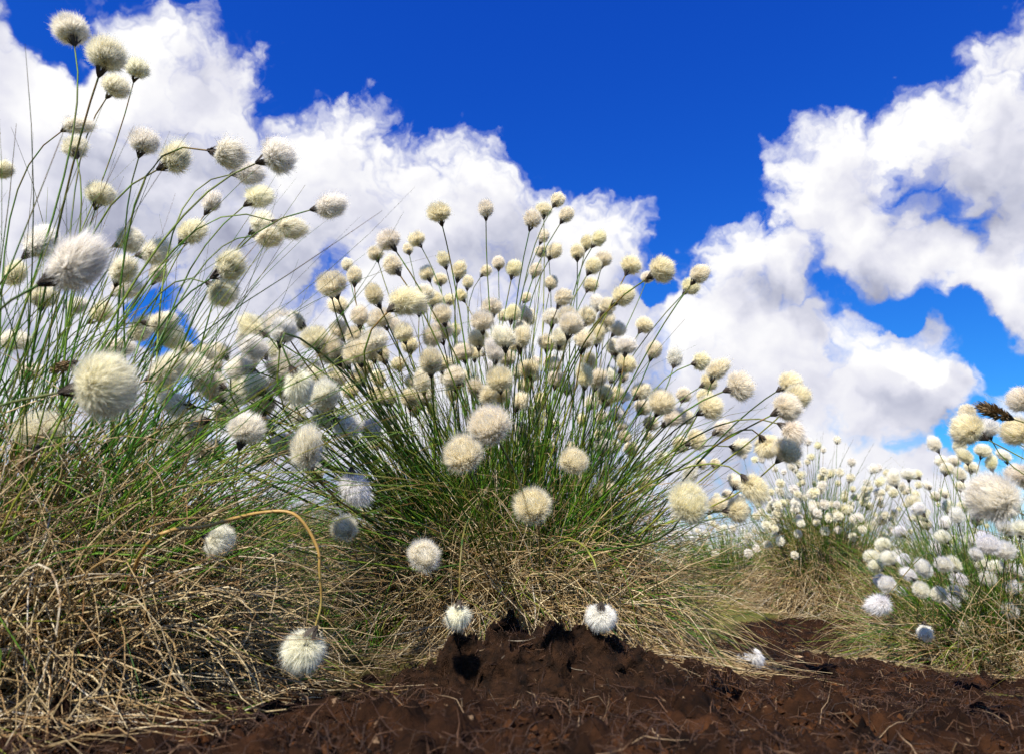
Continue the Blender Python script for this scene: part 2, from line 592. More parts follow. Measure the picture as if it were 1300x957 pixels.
# ------------------------------------------------------------------ seed heads
def head_mesh(seed, kind):
    """tuft of silky fibres, base at the origin, growing along +Z, one unit long"""
    g = np.random.default_rng(seed)
    N = 6000
    u = g.normal(size=(N, 3))
    u /= np.linalg.norm(u, axis=1, keepdims=True)
    if kind == 'round':
        c, rx, rz, sc = np.array((0, 0, 0.54)), 0.52, 0.50, 0.72 + 0.34 * g.random(N) ** 0.6 + 0.14 * g.random(N) ** 6
    elif kind == 'egg':
        c, rx, rz, sc = np.array((0, 0, 0.53)), 0.41, 0.52, 0.74 + 0.28 * g.random(N) ** 0.6 + 0.10 * g.random(N) ** 6
    elif kind == 'swept':
        c, rx, rz, sc = np.array((0, 0, 0.57)), 0.42, 0.56, 0.68 + 0.38 * g.random(N) ** 0.6 + 0.32 * g.random(N) ** 5
    elif kind == 'ragged':                         # half blown away, long loose wisps on one side
        c, rx, rz, sc = np.array((0, 0, 0.52)), 0.44, 0.50, 0.66 + 0.36 * g.random(N) ** 0.6 + 0.45 * g.random(N) ** 5
        lee = g.normal(size=3)
        sc = sc * np.where(u @ (lee / np.linalg.norm(lee)) < -0.25, 0.66, 1.0)
    else:                                          # open: burst wide, seen into
        c, rx, rz, sc = np.array((0, 0, 0.42)), 0.62, 0.44, g.uniform(0.75, 1.15, N)
    l1, l2, p1, p2 = g.normal(size=3) * 4, g.normal(size=3) * 5, g.uniform(0, 6), g.uniform(0, 6)

    def lump(q):
        return (1 + 0.10 * np.sin(q @ l1 + p1) * np.sin(q @ l2 + p2)) * (1 - 0.22 * np.clip(-q[..., 2], 0, 1) ** 2)
    rv = np.array((rx, rx, rz))
    cl = g.normal(size=(160, 3))                   # fibres gather lightly in strands
    cl /= np.linalg.norm(cl, axis=1, keepdims=True)
    near = cl[np.argmax(u @ cl.T, axis=1)]
    u = u * 0.93 + near * 0.07
    end = c + u * rv * (sc * lump(u))[:, None]
    ub = u - np.array((0, 0, 0.75))                # they rise from the foot of the tuft
    ub /= np.linalg.norm(ub, axis=1, keepdims=True)
    st = c + ub * rv * 0.50 * lump(ub)[:, None]
    mid = st * 0.45 + end * 0.55 + u * rv * 0.05
    end = end + g.normal(size=(N, 3)) * 0.03

    def sweep(q):
        if kind in ('swept', 'ragged'):
            q[..., 0] += 0.22 * np.clip(q[..., 2], 0, 2) ** 2
        return q
    P = sweep(np.stack([st, mid, end], axis=1))
    K = 3
    t = np.gradient(P, axis=1)
    t /= np.linalg.norm(t, axis=2, keepdims=True) + 1e-9
    n = np.cross(t, g.normal(size=(N, 1, 3)) * np.ones((1, K, 1)))
    n /= np.linalg.norm(n, axis=2, keepdims=True) + 1e-9
    w = np.array((0.0095, 0.0082, 0.0028))[None, :, None] * g.uniform(0.7, 1.2, N)[:, None, None]
    V = np.stack([P - n * w, P + n * w], axis=2)
    idx = np.arange(N * K * 2).reshape(N, K, 2)
    Q = np.stack([idx[:, :-1, 0], idx[:, :-1, 1], idx[:, 1:, 1], idx[:, 1:, 0]], -1).reshape(-1, 4)
    V = V.reshape(-1, 3)
    rn = np.repeat(g.random(N), K * 2)
    al = np.tile(np.repeat(np.linspace(0, 1, K), 2), N)
    # woolly heart that the fibres stand on
    a, b = np.meshgrid(np.linspace(0, 2 * math.pi, 19)[:-1], np.linspace(0.02, math.pi - 0.02, 11))
    hx = np.stack([np.cos(a) * np.sin(b), np.sin(a) * np.sin(b), np.cos(b)], -1)
    H = sweep(c + hx * rv * (0.52 * lump(hx))[..., None] * (1 + 0.03 * g.normal(size=hx.shape[:2])[..., None]))
    hi = len(V) + np.arange(11 * 18).reshape(11, 18)
    hn = np.roll(hi, -1, axis=1)
    HQ = np.stack([hi[:-1], hi[1:], hn[1:], hn[:-1]], -1).reshape(-1, 4)
    V = np.vstack([V, H.reshape(-1, 3)])
    Q = np.vstack([Q, HQ])
    rn = np.append(rn, np.full(11 * 18, 0.2))
    me = mesh_np('seed_head', V, Q, True, {'rnd': rn, 'along': np.append(al, np.zeros(11 * 18))})
    me.materials.append(M_COTTON)
    return me


HEADS = {'round': [head_mesh(10 + i, 'round') for i in range(5)],
         'egg': [head_mesh(30 + i, 'egg') for i in range(4)],
         'swept': [head_mesh(50 + i, 'swept') for i in range(5)],
         'ragged': [head_mesh(60 + i, 'ragged') for i in range(4)],
         'open': [head_mesh(70 + i, 'open') for i in range(2)]}


def small_head(seed):
    """the same tuft for plants far off: fewer, broader fibres"""
    g = np.random.default_rng(seed)
    N = 420
    u = g.normal(size=(N, 3))
    u /= np.linalg.norm(u, axis=1, keepdims=True)
    c = np.array((0, 0, 0.52))
    rv = np.array((0.47, 0.47, 0.5))
    end = c + u * rv * g.uniform(0.8, 1.14, N)[:, None]
    st = c + u * rv * 0.4
    n = np.cross(u, g.normal(size=(N, 3)))
    n /= np.linalg.norm(n, axis=1, keepdims=True)
    V = np.stack([st - n * 0.05, st + n * 0.05, end + n * 0.02, end - n * 0.02], 1).reshape(-1, 3)
    Q = np.arange(N * 4).reshape(N, 4)
    a, b = np.meshgrid(np.linspace(0, 2 * math.pi, 13)[:-1], np.linspace(0.02, math.pi - 0.02, 8))
    hx = np.stack([np.cos(a) * np.sin(b), np.sin(a) * np.sin(b), np.cos(b)], -1)
    hi = len(V) + np.arange(96).reshape(8, 12)
    hn = np.roll(hi, -1, axis=1)
    V = np.vstack([V, (c + hx * rv * 0.55).reshape(-1, 3)])
    Q = np.vstack([Q, np.stack([hi[:-1], hi[1:], hn[1:], hn[:-1]], -1).reshape(-1, 4)])
    me = mesh_np('seed_head', V, Q, True, {'rnd': np.append(np.repeat(g.random(N), 4), np.full(96, 0.2))})
    me.materials.append(M_COTTON)
    return me


SMALL = [small_head(90 + i) for i in range(5)]


def bract_mesh(seed):
    """dark papery scales clasping the foot of the tuft"""
    g = np.random.default_rng(seed)
    V, Q = [], []
    for k in range(9):
        a = k * 2 * math.pi / 9 + g.uniform(-.2, .2)
        ln = g.uniform(0.16, 0.30)
        out = g.uniform(0.10, 0.20)
        ca, sa = math.cos(a), math.sin(a)
        w = g.uniform(0.035, 0.055)
        b = len(V)
        for (rr, z, ww) in ((0.02, -0.08, 0.6), (0.075, 0.02, 1.0), (out, ln * 0.7, 0.8), (out * 1.25, ln, 0.1)):
            V += [(ca * rr - sa * w * ww, sa * rr + ca * w * ww, z), (ca * rr + sa * w * ww, sa * rr - ca * w * ww, z)]
        for j in range(3):
            Q.append((b + 2 * j, b + 2 * j + 1, b + 2 * j + 3, b + 2 * j + 2))
    me = mesh_np('bract', np.array(V), np.array(Q), True)
    me.materials.append(M_BRACT)
    return me


BRACTS = [bract_mesh(i) for i in range(4)]
CREAM, IVORY, WHITE, GREY = (0.965, 0.91, 0.765, 1), (0.96, 0.925, 0.81, 1), (0.96, 0.945, 0.885, 1), (0.70, 0.68, 0.65, 1)


def bez(p0, p1, p2, p3, K):
    t = np.linspace(0, 1, K)[:, None]
    return (1 - t) ** 3 * p0 + 3 * (1 - t) ** 2 * t * p1 + 3 * (1 - t) * t * t * p2 + t ** 3 * p3


def nrm(v):
    return v / (np.linalg.norm(v) + 1e-9)


def catmull(pts, K):
    pts = np.asarray(pts, float)
    P = np.vstack([2 * pts[0] - pts[1], pts, 2 * pts[-1] - pts[-2]])
    n = len(pts) - 1
    out = []
    for s in np.linspace(0, n - 1e-6, K):
        i = int(s)
        t = s - i
        a, b, c, d = P[i:i + 4]
        out.append(0.5 * (2 * b + (c - a) * t + (2 * a - 5 * b + 4 * c - d) * t * t + (3 * b - a - 3 * c + d) * t ** 3))
    return np.array(out)


def add_flower(plant, path, axis, size, kind='round', color=CREAM, r0=0.0010, mat=None, small=False, rnd=None, spent=False):
    """flower_stem > seed_head, bract, all under the plant"""
    base = np.array(plant.location)
    L = path - base
    K = len(L)
    rad = r0 * (1 - 0.35 * np.linspace(0, 1, K))
    V, Q, al = tube_arrays(L[None], rad[None], 3 if small else 5)
    rv = random.random() if rnd is None else rnd
    me = mesh_np('flower_stem', V, Q, True, {'along': al, 'rnd': np.full(len(V), rv)})
    st = new_obj('flower_stem', me, mat or M_STEM, plant)
    tip = L[-1]
    ax = Vector(nrm(axis))
    q = ax.to_track_quat('Z', 'Y').to_matrix().to_4x4() @ Matrix.Rotation(random.uniform(0, 6.28), 4, 'Z')
    h = bpy.data.objects.new('withered_head' if spent else 'seed_head', random.choice(SMALL if small else HEADS[kind]))
    COL.objects.link(h)
    h.parent = st
    sx = size * random.uniform(0.86, 1.08)
    h.matrix_local = Matrix.Translation(tip) @ q @ Matrix.Diagonal((sx, size * random.uniform(0.93, 1.07), size, 1))
    j = random.uniform(0.94, 1.02)
    h.color = (min(color[0] * j, 0.96), min(color[1] * j, 0.95), color[2] * j * random.uniform(0.92, 1.08), 1)
    if not small or size > 0.024:
        b = bpy.data.objects.new('bract', random.choice(BRACTS))
        COL.objects.link(b)
        b.parent = st
        s = size * (0.95 if not small else 0.8)
        b.matrix_local = Matrix.Translation(tip) @ q @ Matrix.Diagonal((s, s, s, 1))
    return st


def place_heads(plant, rows, diam, dmin, dmax, rootspread, kinds, color, r0, sway=0.25):
    """rows: x, y, size in photo pixels (+ foot of the tuft), each set at the depth its size implies"""
    base = np.array(plant.location)
    for row in rows:
        x, y, s = row[:3]
        opt = row[-1] if isinstance(row[-1], str) else ''
        d = float(np.clip(diam * F / s, dmin, dmax)) * random.uniform(0.97, 1.03)
        size = s * d / F
        c = at(x, y, d)
        dirr = np.array((c[0] - base[0], c[1] - base[1], 0))
        away = nrm(dirr)
        ang = random.uniform(0, 6.28)
        rr = rootspread * math.sqrt(random.random())
        root = base + np.array((math.cos(ang) * rr, math.sin(ang) * rr, 0)) + away * rootspread * 0.35
        root[2] = float(gz(root[0], root[1])) + 0.01
        nums = [v for v in row[3:] if not isinstance(v, str)]
        chord = c - root
        if nums:
            f_ = at(nums[0], nums[1], d + random.uniform(-0.25, 0.1) * size)
            axis = nrm(c - f_)
        else:
            axis = nrm(nrm(chord) + np.array((random.uniform(-1, 1) * 0.25, random.uniform(-1, 1) * 0.25, 0.15 if 'd' not in opt else -1.6)) * 1.0)
        foot = c - axis * size * 0.54
        Lc = np.linalg.norm(foot - root)
        out = np.linalg.norm(dirr) / (Lc + 1e-6)
        d0 = nrm(nrm(foot - root) * (1 - 0.30 * out) + np.array((0, 0, 0.45 * out + 0.05)) + np.array((random.uniform(-1, 1), random.uniform(-1, 1), 0)) * sway * 0.3)
        tail = axis if 'd' not in opt else nrm(axis + away * 0.4)
        path = bez(root, root + d0 * Lc * 0.42, foot - tail * Lc * random.uniform(0.16, 0.30), foot, 14)
        k = random.choice(kinds) if random.random() > 0.16 else 'ragged'
        col = color
        if 'w' in opt:
            col = WHITE
        if 'g' in opt:
            col = GREY
        if 'i' in opt:
            col = IVORY
        for ch, nm in (('e', 'egg'), ('s', 'swept'), ('r', 'round'), ('o', 'open')):
            if ch in opt:
                k = nm
        add_flower(plant, path, axis, size * 1.0, k, col, r0)


# ------------------------------------------------------------------ tussock bodies
def tussock_body(plant, n_straw, n_green, n_up, rad, straw_len, green_len, up_len, ws, wg, wu, lean=(0, 0, 0), mound=0.1, K=9):
    """dry skirt, green leaves and upright leaves of one tussock, each a mass of blades nobody could count"""
    base = np.array(plant.location)

    def roots(n, spread, h):
        a = rng.uniform(0, 2 * math.pi, n)
        r = spread * np.sqrt(rng.random(n))
        p = np.stack([base[0] + r * np.cos(a), base[1] + r * np.sin(a), np.zeros(n)], 1)
        p[:, 2] = gz(p[:, 0], p[:, 1]) + h * rng.random(n) * (1 - (r / spread) ** 2 * 0.8)
        return p, a, r / spread
    p, a, q = roots(n_straw, rad, mound)
    up = rng.uniform(0.1, 1.3, n_straw)
    d0 = np.stack([np.cos(a), np.sin(a), up], 1) + rng.normal(size=(n_straw, 3)) * 0.45
    P = grow(p, d0, rng.uniform(*straw_len, n_straw), K, rng.uniform(5, 15, n_straw), 1.5, 0.12)
    me = blade_mesh('dry_leaves', P - base, ws * rng.uniform(0.6, 1.25, n_straw))
    new_obj('dry_leaves', me, M_STRAW, plant, 'stuff')
    p, a, q = roots(n_green, rad * 0.6, mound * 1.1)
    d0 = np.stack([np.cos(a) * (0.25 + q), np.sin(a) * (0.25 + q), rng.uniform(0.5, 1.3, n_green)], 1) + rng.normal(size=(n_green, 3)) * 0.25 + np.asarray(lean)
    P = grow(p, d0, rng.uniform(*green_len, n_green), K, rng.uniform(1.5, 7, n_green), 0.7, 0.03)
    me = blade_mesh('green_leaves', P - base, wg * rng.uniform(0.6, 1.2, n_green))
    new_obj('green_leaves', me, M_GREEN, plant, 'stuff')
    if n_up:
        p, a, q = roots(n_up, rad * 0.5, mound)
        d0 = np.stack([np.cos(a) * q * 0.75, np.sin(a) * q * 0.75, np.full(n_up, 1.0)], 1) + rng.normal(size=(n_up, 3)) * 0.12 + np.asarray(lean)
        P = grow(p, d0, rng.uniform(*up_len, n_up), K, rng.uniform(0.2, 1.6, n_up), 0.25, 0.01)
        me = blade_mesh('upright_leaves', P - base, wu * rng.uniform(0.6, 1.2, n_up), taper=0.85)
        new_obj('upright_leaves', me, M_GREEN, plant, 'stuff')


def on_ground(x, y, d):
    p = at(x, y, d)
    p[2] = float(gz(p[0], p[1]))
    return p


# ================================================================== the big tussock in the middle
pc = on_ground(645, 800, 1.0)
centre = thing('cottongrass_tussock', pc, 'big cottongrass tussock with cream heads fanning out, growing behind the dark peat mound', 'cottongrass')
tussock_body(centre, 8000, 1800, 1000, 0.17, (0.10, 0.31), (0.15, 0.36), (0.22, 0.46), 0.00095, 0.0010, 0.0013, mound=0.13)
C_TOP = [(557, 270, 30, 561, 285, 'r'), (617, 265, 26, 617, 279, 'e'), (676, 278, 28, 672, 294, 'e'), (690, 267, 22), (690, 300, 20, 685, 311, 'e'),
         (529, 304, 22, 535, 314, 'r'), (493, 305, 31, 502, 318), (477, 322, 22), (498, 337, 32, 508, 350), (518, 316, 18), (563, 329, 24, 567, 343, 'e'),
         (583, 343, 28, 581, 355), (542, 347, 22), (633, 334, 20, 633, 346, 'e'), (617, 344, 18, 610, 352, 'e'), (652, 341, 26, 649, 355, 'e'),
         (687, 320, 16), (696, 320, 18, 697, 331, 'e'), (680, 343, 21, 676, 355, 'e'), (422, 361, 36), (441, 336, 20), (450, 350, 27, 450, 365),
         (429, 386, 28, 433, 396), (475, 374, 33), (512, 381, 44, 493, 395, 's'), (456, 401, 30, 457, 417), (484, 404, 30), (538, 373, 26, 540, 384),
         (559, 355, 18), (594, 358, 20, 593, 369, 'e'), (585, 375, 19, 591, 385, 'e'), (550, 380, 24), (570, 381, 18), (624, 390, 26, 626, 404),
         (640, 401, 18), (651, 398, 26, 648, 414, 'e'), (668, 378, 16, 664, 385, 'e'), (669, 405, 24), (533, 391, 22, 532, 402), (431, 419, 28), (405, 428, 30),
         (475, 432, 36), (424, 440, 34), (453, 447, 36), (501, 412, 26), (520, 438, 24), (547, 458, 40), (559, 421, 30), (578, 419, 20, 577, 431),
         (612, 408, 30), (608, 430, 28), (642, 428, 34), (631, 440, 28), (662, 428, 32), (585, 443, 20),
         (708, 254, 23, 700, 266, 'e'), (719, 273, 25, 710, 286, 'e'), (704, 319, 24, 697, 330, 'e'), (700, 359, 21, 697, 372, 'e'),
         (760, 303, 25, 751, 315, 'e'), (745, 308, 22, 742, 322, 'e'), (733, 320, 24, 733, 333, 'e'), (766, 329, 23), (753, 338, 26, 745, 350, 'e'),
         (750, 362, 22, 744, 372), (801, 337, 28, 791, 355), (840, 343, 36, 819, 355), (822, 352, 18), (888, 348, 30, 877, 362, 'e'), (877, 364, 25, 867, 374),
         (791, 375, 34, 778, 387), (771, 389, 28, 762, 403), (765, 416, 20), (784, 418, 22, 776, 428), (818, 413, 24, 811, 423), (782, 439, 24),
         (715, 378, 28, 708, 391), (720, 401, 28), (725, 412, 34), (740, 431, 32), (747, 403, 26), (671, 401, 22), (711, 437, 20), (695, 435, 24)]
C_MID = [(634, 481, 36, 'r'), (621, 539, 58, 'r'), (588, 575, 50, 'r'), (728, 585, 36, 'r'), (728, 611, 26), (676, 641, 46, 'r'), (758, 481, 28), (748, 462, 24),
         (769, 621, 28), (700, 461, 22), (589, 448, 22, 'e'), (680, 459, 18, 'e'), (506, 462, 20), (523, 485, 20), (521, 505, 28), (545, 487, 22), (605, 487, 20),
         (669, 488, 20), (445, 495, 24), (462, 467, 24), (428, 481, 26), (721, 493, 18), (749, 511, 20), (769, 507, 22), (703, 539, 17), (768, 550, 20),
         (542, 613, 22, 'g'), (485, 615, 20, 'i'), (521, 581, 18), (471, 544, 30, 455, 538, 'w'), (475, 560, 24, 'i'), (501, 548, 20, 'w'),
         (890, 459, 26, 879, 462), (908, 469, 30), (900, 485, 24, 891, 490), (939, 490, 37, 921, 496, 'r'), (1003, 487, 32, 989, 495), (1013, 503, 34),
         (999, 517, 38, 979, 527), (1007, 546, 35, 989, 538), (999, 572, 36), (974, 566, 33, 963, 550), (940, 569, 27, 929, 567, 'iw'),
         (955, 617, 37, 942, 603, 's'), (936, 612, 22), (874, 637, 54, 'ri'), (910, 640, 28), (936, 647, 31, 924, 648), (924, 629, 16),
         (813, 496, 28, 805, 507), (840, 511, 36), (816, 517, 22), (853, 527, 33), (868, 501, 22), (895, 503, 22), (902, 517, 34, 887, 525),
         (916, 541, 30, 906, 551), (884, 558, 27, 872, 564), (864, 564, 22), (842, 582, 20, 'w'), (877, 604, 26, 'w'), (890, 588, 15), (908, 588, 14),
         (826, 537, 22), (795, 462, 26, 787, 472), (793, 478, 20), (780, 441, 22), (777, 501, 24), (766, 498, 24), (753, 512, 18), (784, 524, 20),
         (789, 541, 18), (764, 530, 20), (761, 551, 20), (793, 554, 18), (801, 569, 20), (821, 553, 15), (808, 592, 16), (818, 617, 22)]
C_LEFT = [(320, 419, 36, 340, 428, 's'), (355, 410, 38), (377, 409, 30, 390, 419), (360, 420, 38, 357, 433, 'w'), (321, 442, 36, 308, 455, 'w'), (350, 447, 28, 352, 456),
          (399, 429, 34), (421, 449, 34), (418, 361, 34), (306, 466, 36, 323, 471), (360, 469, 34), (381, 488, 46, 368, 464, 'ws'), (411, 502, 44, 'w'),
          (376, 525, 30, 'w'), (438, 542, 36, 424, 530, 'ws'), (386, 571, 56, 'i'), (299, 500, 32, 284, 498, 'w'), (320, 491, 38, 336, 500), (333, 515, 34, 333, 527),
          (313, 544, 46, 307, 561, 'i'), (271, 485, 36, 286, 493), (223, 513, 40, 239, 515), (248, 537, 38, 268, 532), (298, 547, 17, 'g'), (264, 571, 32), (333, 578, 27, 339, 583),
          (448, 618, 42, 446, 598, 'ws'), (400, 602, 24)]
C_LOW = [(437, 670, 35, 'i'), (538, 705, 42, 'i'), (583, 783, 36, 583, 766, 'w'), (763, 783, 38, 763, 765, 'w'), (945, 838, 22, 940, 826, 'wd'), (962, 832, 25, 952, 824, 'wd'),
         (278, 686, 40, 262, 680, 'w'), (370, 694, 18, 'wd')]
place_heads(centre, C_TOP, 0.0315, 0.55, 1.42, 0.10, ['round', 'round', 'egg'], CREAM, 0.0013)
place_heads(centre, C_MID, 0.0315, 0.50, 1.42, 0.10, ['round', 'round', 'swept'], CREAM, 0.0013)
place_heads(centre, C_LEFT, 0.0315, 0.55, 1.2, 0.09, ['round', 'swept'], IVORY, 0.0013)
place_heads(centre, C_LOW, 0.0245, 0.54, 1.0, 0.06, ['round'], WHITE, 0.0013)
fill = []
for _ in range(62):
    x = random.gauss(640, 110)
    y = random.uniform(425, 585) + abs(x - 640) * 0.12
    fill.append((x, y, random.uniform(17, 24), random.choice(['', 'i', 'i', 'w', 'e'])))
for _ in range(46):
    fill.append((random.gauss(560, 110), random.uniform(385, 520), random.uniform(22, 31), random.choice(['', 'i', 'r', 's'])))
for _ in range(30):
    fill.append((random.uniform(205, 420), random.uniform(410, 585), random.uniform(24, 36), random.choice(['i', 'is', 'w', 'ws'])))
place_heads(centre, fill, 0.029, 0.78, 1.45, 0.11, ['round', 'egg', 'swept'], CREAM, 0.0013)

# ================================================================== left tussock, close to the camera
pl = on_ground(-30, 860, 0.60)
left = thing('cottongrass_tussock', pl, 'cottongrass tussock with a thick tangle of pale dry straw and wind-blown ivory heads', 'cottongrass')
tussock_body(left, 6800, 380, 430, 0.165, (0.10, 0.27), (0.2, 0.36), (0.28, 0.5), 0.00100, 0.0010, 0.0011, lean=(0.5, 0.05, 0), mound=0.17, K=10)
L_ROWS = [(90, 38, 44, 96, 64, 'r'), (135, 70, 50, 125, 98, 'r'), (174, 87, 30, 169, 107), (147, 110, 33, 135, 125), (96, 157, 34, 80, 166), (93, 186, 36, 98, 203),
          (183, 180, 38, 176, 200, 'r'), (288, 199, 46, 261, 190), (353, 198, 48, 332, 205), (225, 205, 44, 201, 215), (315, 220, 36, 288, 222), (127, 247, 36, 121, 266),
          (327, 249, 36, 311, 261), (271, 258, 32, 262, 270), (418, 263, 40, 399, 266), (367, 290, 38, 349, 282, 'g'), (333, 284, 36, 316, 298), (341, 301, 38, 318, 300, 'w'),
          (5, 217, 28, -12, 222), (165, 305, 36, 146, 312), (242, 295, 36, 230, 308), (52, 310, 46, 33, 325), (97, 341, 76, 69, 353, 'i'), (197, 322, 38, 178, 324),
          (156, 343, 40, 148, 360), (157, 365, 34, 148, 371), (201, 348, 27, 195, 359), (293, 340, 46, 266, 354), (283, 370, 42, 264, 360, 'w'), (54, 376, 36, 52, 391),
          (96, 388, 28, 92, 396), (179, 420, 34, 167, 429, 'w'), (203, 412, 36, 186, 410, 'w'), (145, 441, 36, 134, 449, 'w'), (217, 427, 36, 200, 436), (132, 489, 82, 93, 495, 'rw'),
          (49, 537, 50, 'ow'), (211, 473, 46, 184, 483), (249, 464, 40, 232, 463), (260, 451, 34, 244, 455), (179, 561, 36, 162, 566), (230, 571, 30, 215, 575), (20, 350, 34, 5, 358),
          (15, 430, 36, 0, 437, 'w'), (35, 470, 30, 20, 478, 'w'), (215, 545, 34, 196, 551), (130, 400, 34, 116, 408), (255, 652, 40, 236, 656, 'g')]
place_heads(left, [r[:-1] + (r[-1] + 'i',) if isinstance(r[-1], str) else r + ('i',) for r in L_ROWS], 0.034, 0.37, 0.98, 0.12, ['swept', 'swept', 'round'], IVORY, 0.0012)

# the withered stem that arches over and hangs its white head on the peat
dd = 0.50
pts = [pl + np.array((0.10, 0.03, 0.06)), at(190, 690, 0.46), at(262, 664, 0.48), at(330, 647, dd), at(372, 658, dd), at(398, 690, dd), at(407, 725, dd), at(404, 765, dd), at(400, 797, dd)]
pts = [q + rng.normal(size=3) * 0.0022 * (0 < i < 8) for i, q in enumerate(pts)]
bent = add_flower(left, catmull(pts, 40), at(387, 822, dd) - at(400, 797, dd), 0.034, 'round', WHITE, 0.0015, M_ORANGE)
bent['label'] = 'bent orange withered stem hanging a white head over the peat'

# ================================================================== right tussock beside the bare peat
pr = on_ground(1262, 815, 1.36)
right = thing('cottongrass_tussock', pr, 'low spreading cottongrass tussock with many small white heads beside the bare brown peat', 'cottongrass')
tussock_body(right, 2600, 1100, 450, 0.17, (0.1, 0.28), (0.14, 0.34), (0.2, 0.42), 0.0010, 0.0010, 0.0010, mound=0.08)
R_ROWS = [(1186, 564, 20), (1218, 567, 18), (1227, 579, 20), (1248, 572, 19), (1275, 578, 19), (1257, 588, 19), (1202, 595, 18), (1211, 585, 16), (1194, 585, 16), (1233, 593, 17),
          (1220, 603, 17), (1219, 617, 14), (1133, 608, 20), (1153, 602, 17), (1163, 602, 15), (1179, 616, 13), (1159, 636, 18), (1188, 630, 14), (1200, 626, 14), (1223, 643, 16),
          (1196, 681, 19), (1142, 675, 16), (1121, 691, 19), (1106, 706, 18), (1112, 718, 19), (1128, 708, 20), (1188, 698, 17), (1234, 689, 18), (1255, 691, 25), (1276, 698, 24),
          (1198, 716, 22), (1213, 716, 20), (1174, 723, 24), (1153, 730, 20), (1246, 716, 19), (1254, 734, 20), (1169, 748, 21), (1143, 754, 17), (1192, 754, 21), (1213, 752, 18),
          (1217, 735, 20), (1225, 760, 16), (1223, 776, 16, 'd'), (1117, 769, 32, 1127, 756), (1159, 787, 15, 'd'), (1173, 800, 22, 'd'), (1220, 796, 20, 'd'), (1270, 773, 18),
          (1295, 819, 17, 'd'), (1295, 729, 18), (1297, 670, 22), (1280, 650, 18), (1240, 660, 16), (1265, 720, 20), (1285, 745, 20), (1175, 665, 15), (1300, 610, 22), (1290, 640, 18)]
R2 = []
for r in R_ROWS:
    w = 'w' if r[1] > 665 else 'i'
    R2.append(r[:-1] + (r[-1] + w,) if isinstance(r[-1], str) else r + (w,))
for _ in range(34):
    R2.append((random.uniform(1115, 1300), random.uniform(640, 775), random.uniform(14, 21), 'w'))
place_heads(right, R2, 0.030, 1.0, 1.75, 0.13, ['round', 'round', 'swept'], IVORY, 0.0010)

# ================================================================== plant leaning in from outside the frame
pn = np.array((0.80, 0.66, 0.0))
pn[2] = float(gz(pn[0], pn[1]))
lean_in = thing('cottongrass_tussock', pn, 'cottongrass leaning over the low white-headed tussock, large cream heads and one brown', 'cottongrass')
tussock_body(lean_in, 700, 500, 120, 0.10, (0.12, 0.3), (0.15, 0.34), (0.25, 0.4), 0.0009, 0.0009, 0.0010, mound=0.08)
place_heads(lean_in, [(1228, 545, 41, 1248, 555, 'r'), (1228, 523, 22), (1253, 543, 27, 1258, 557, 'w'), (1290, 547, 38, 1306, 556), (1296, 507, 34, 1312, 516), (1260, 631, 64, 'ri'), (1292, 602, 30, 1306, 612)],
            0.0335, 0.42, 0.85, 0.06, ['round'], CREAM, 0.00095)


def spent_mesh():
    g = np.random.default_rng(4)
    n = 420
    u = g.normal(size=(n, 3))
    u /= np.linalg.norm(u, axis=1, keepdims=True)
    st = np.array((0, 0, 0.5)) + u * np.array((0.1, 0.1, 0.38))
    en = np.array((0, 0, 0.56)) + u * np.array((0.25, 0.25, 0.52)) * g.uniform(0.7, 1.15, n)[:, None] + np.array((0, 0, 0.12))
    nn = np.cross(en - st, g.normal(size=(n, 3)))
    nn /= np.linalg.norm(nn, axis=1, keepdims=True)
    V = np.stack([st - nn * 0.03, st + nn * 0.03, en + nn * 0.008, en - nn * 0.008], 1).reshape(-1, 3)
    me = mesh_np('withered_head', V, np.arange(n * 4).reshape(n, 4), True)
    me.materials.append(M_SPENT)
    return me


HEADS['spent'] = [spent_mesh()]
f_ = at(1284, 531, 0.7)
hd = at(1265, 524, 0.7)
p0 = pn + np.array((0.02, 0.01, 0.05))
add_flower(lean_in, bez(p0, p0 + np.array((-0.05, 0.02, 0.2)), f_ + (f_ - hd) * 6, f_, 14), hd - f_, 0.034, 'spent', CREAM, 0.001, spent=True)
for (x, y, x2, y2, dpt) in ((79, 466, 97, 459, 0.62), (40, 576, 48, 566, 0.52)):
    f_, hd = at(x2, y2, dpt), at(x, y, dpt)
    p0 = pl + np.array((0.05, 0.04, 0.1))
    st = add_flower(left, bez(p0, p0 + np.array((0.05, 0.02, 0.15)), f_ + (f_ - hd) * 3, f_, 14), hd - f_, 0.022, 'spent', CREAM, 0.0009, spent=True)

# ================================================================== tussock beyond the bare peat


def fan_plant(plant, n, rad, lo, hi, spread, size, r0, color=IVORY):
    base = np.array(plant.location)
    for k in range(n):
        a = random.uniform(0, 6.28)
        q = math.sqrt(random.random())
        root = base + np.array((math.cos(a) * q * rad, math.sin(a) * q * rad, 0))
        root[2] = float(gz(root[0], root[1])) + 0.01
        ln = random.uniform(lo, hi) * (1 - 0.30 * q * q)
        d = nrm(np.array((math.cos(a) * q * spread + random.gauss(0, .07), math.sin(a) * q * spread + random.gauss(0, .07), 1.0)))
        tip = root + d * ln
        axis = nrm(d + np.array((random.gauss(0, .2), random.gauss(0, .2), random.uniform(-0.5, 0.2) * q)))
        path = bez(root, root + np.array((d[0] * .6, d[1] * .6, d[2])) * ln * 0.4, tip - axis * ln * 0.2, tip, 7)
        add_flower(plant, path, axis, size * random.uniform(0.8, 1.15), 'round', color, r0, small=True)


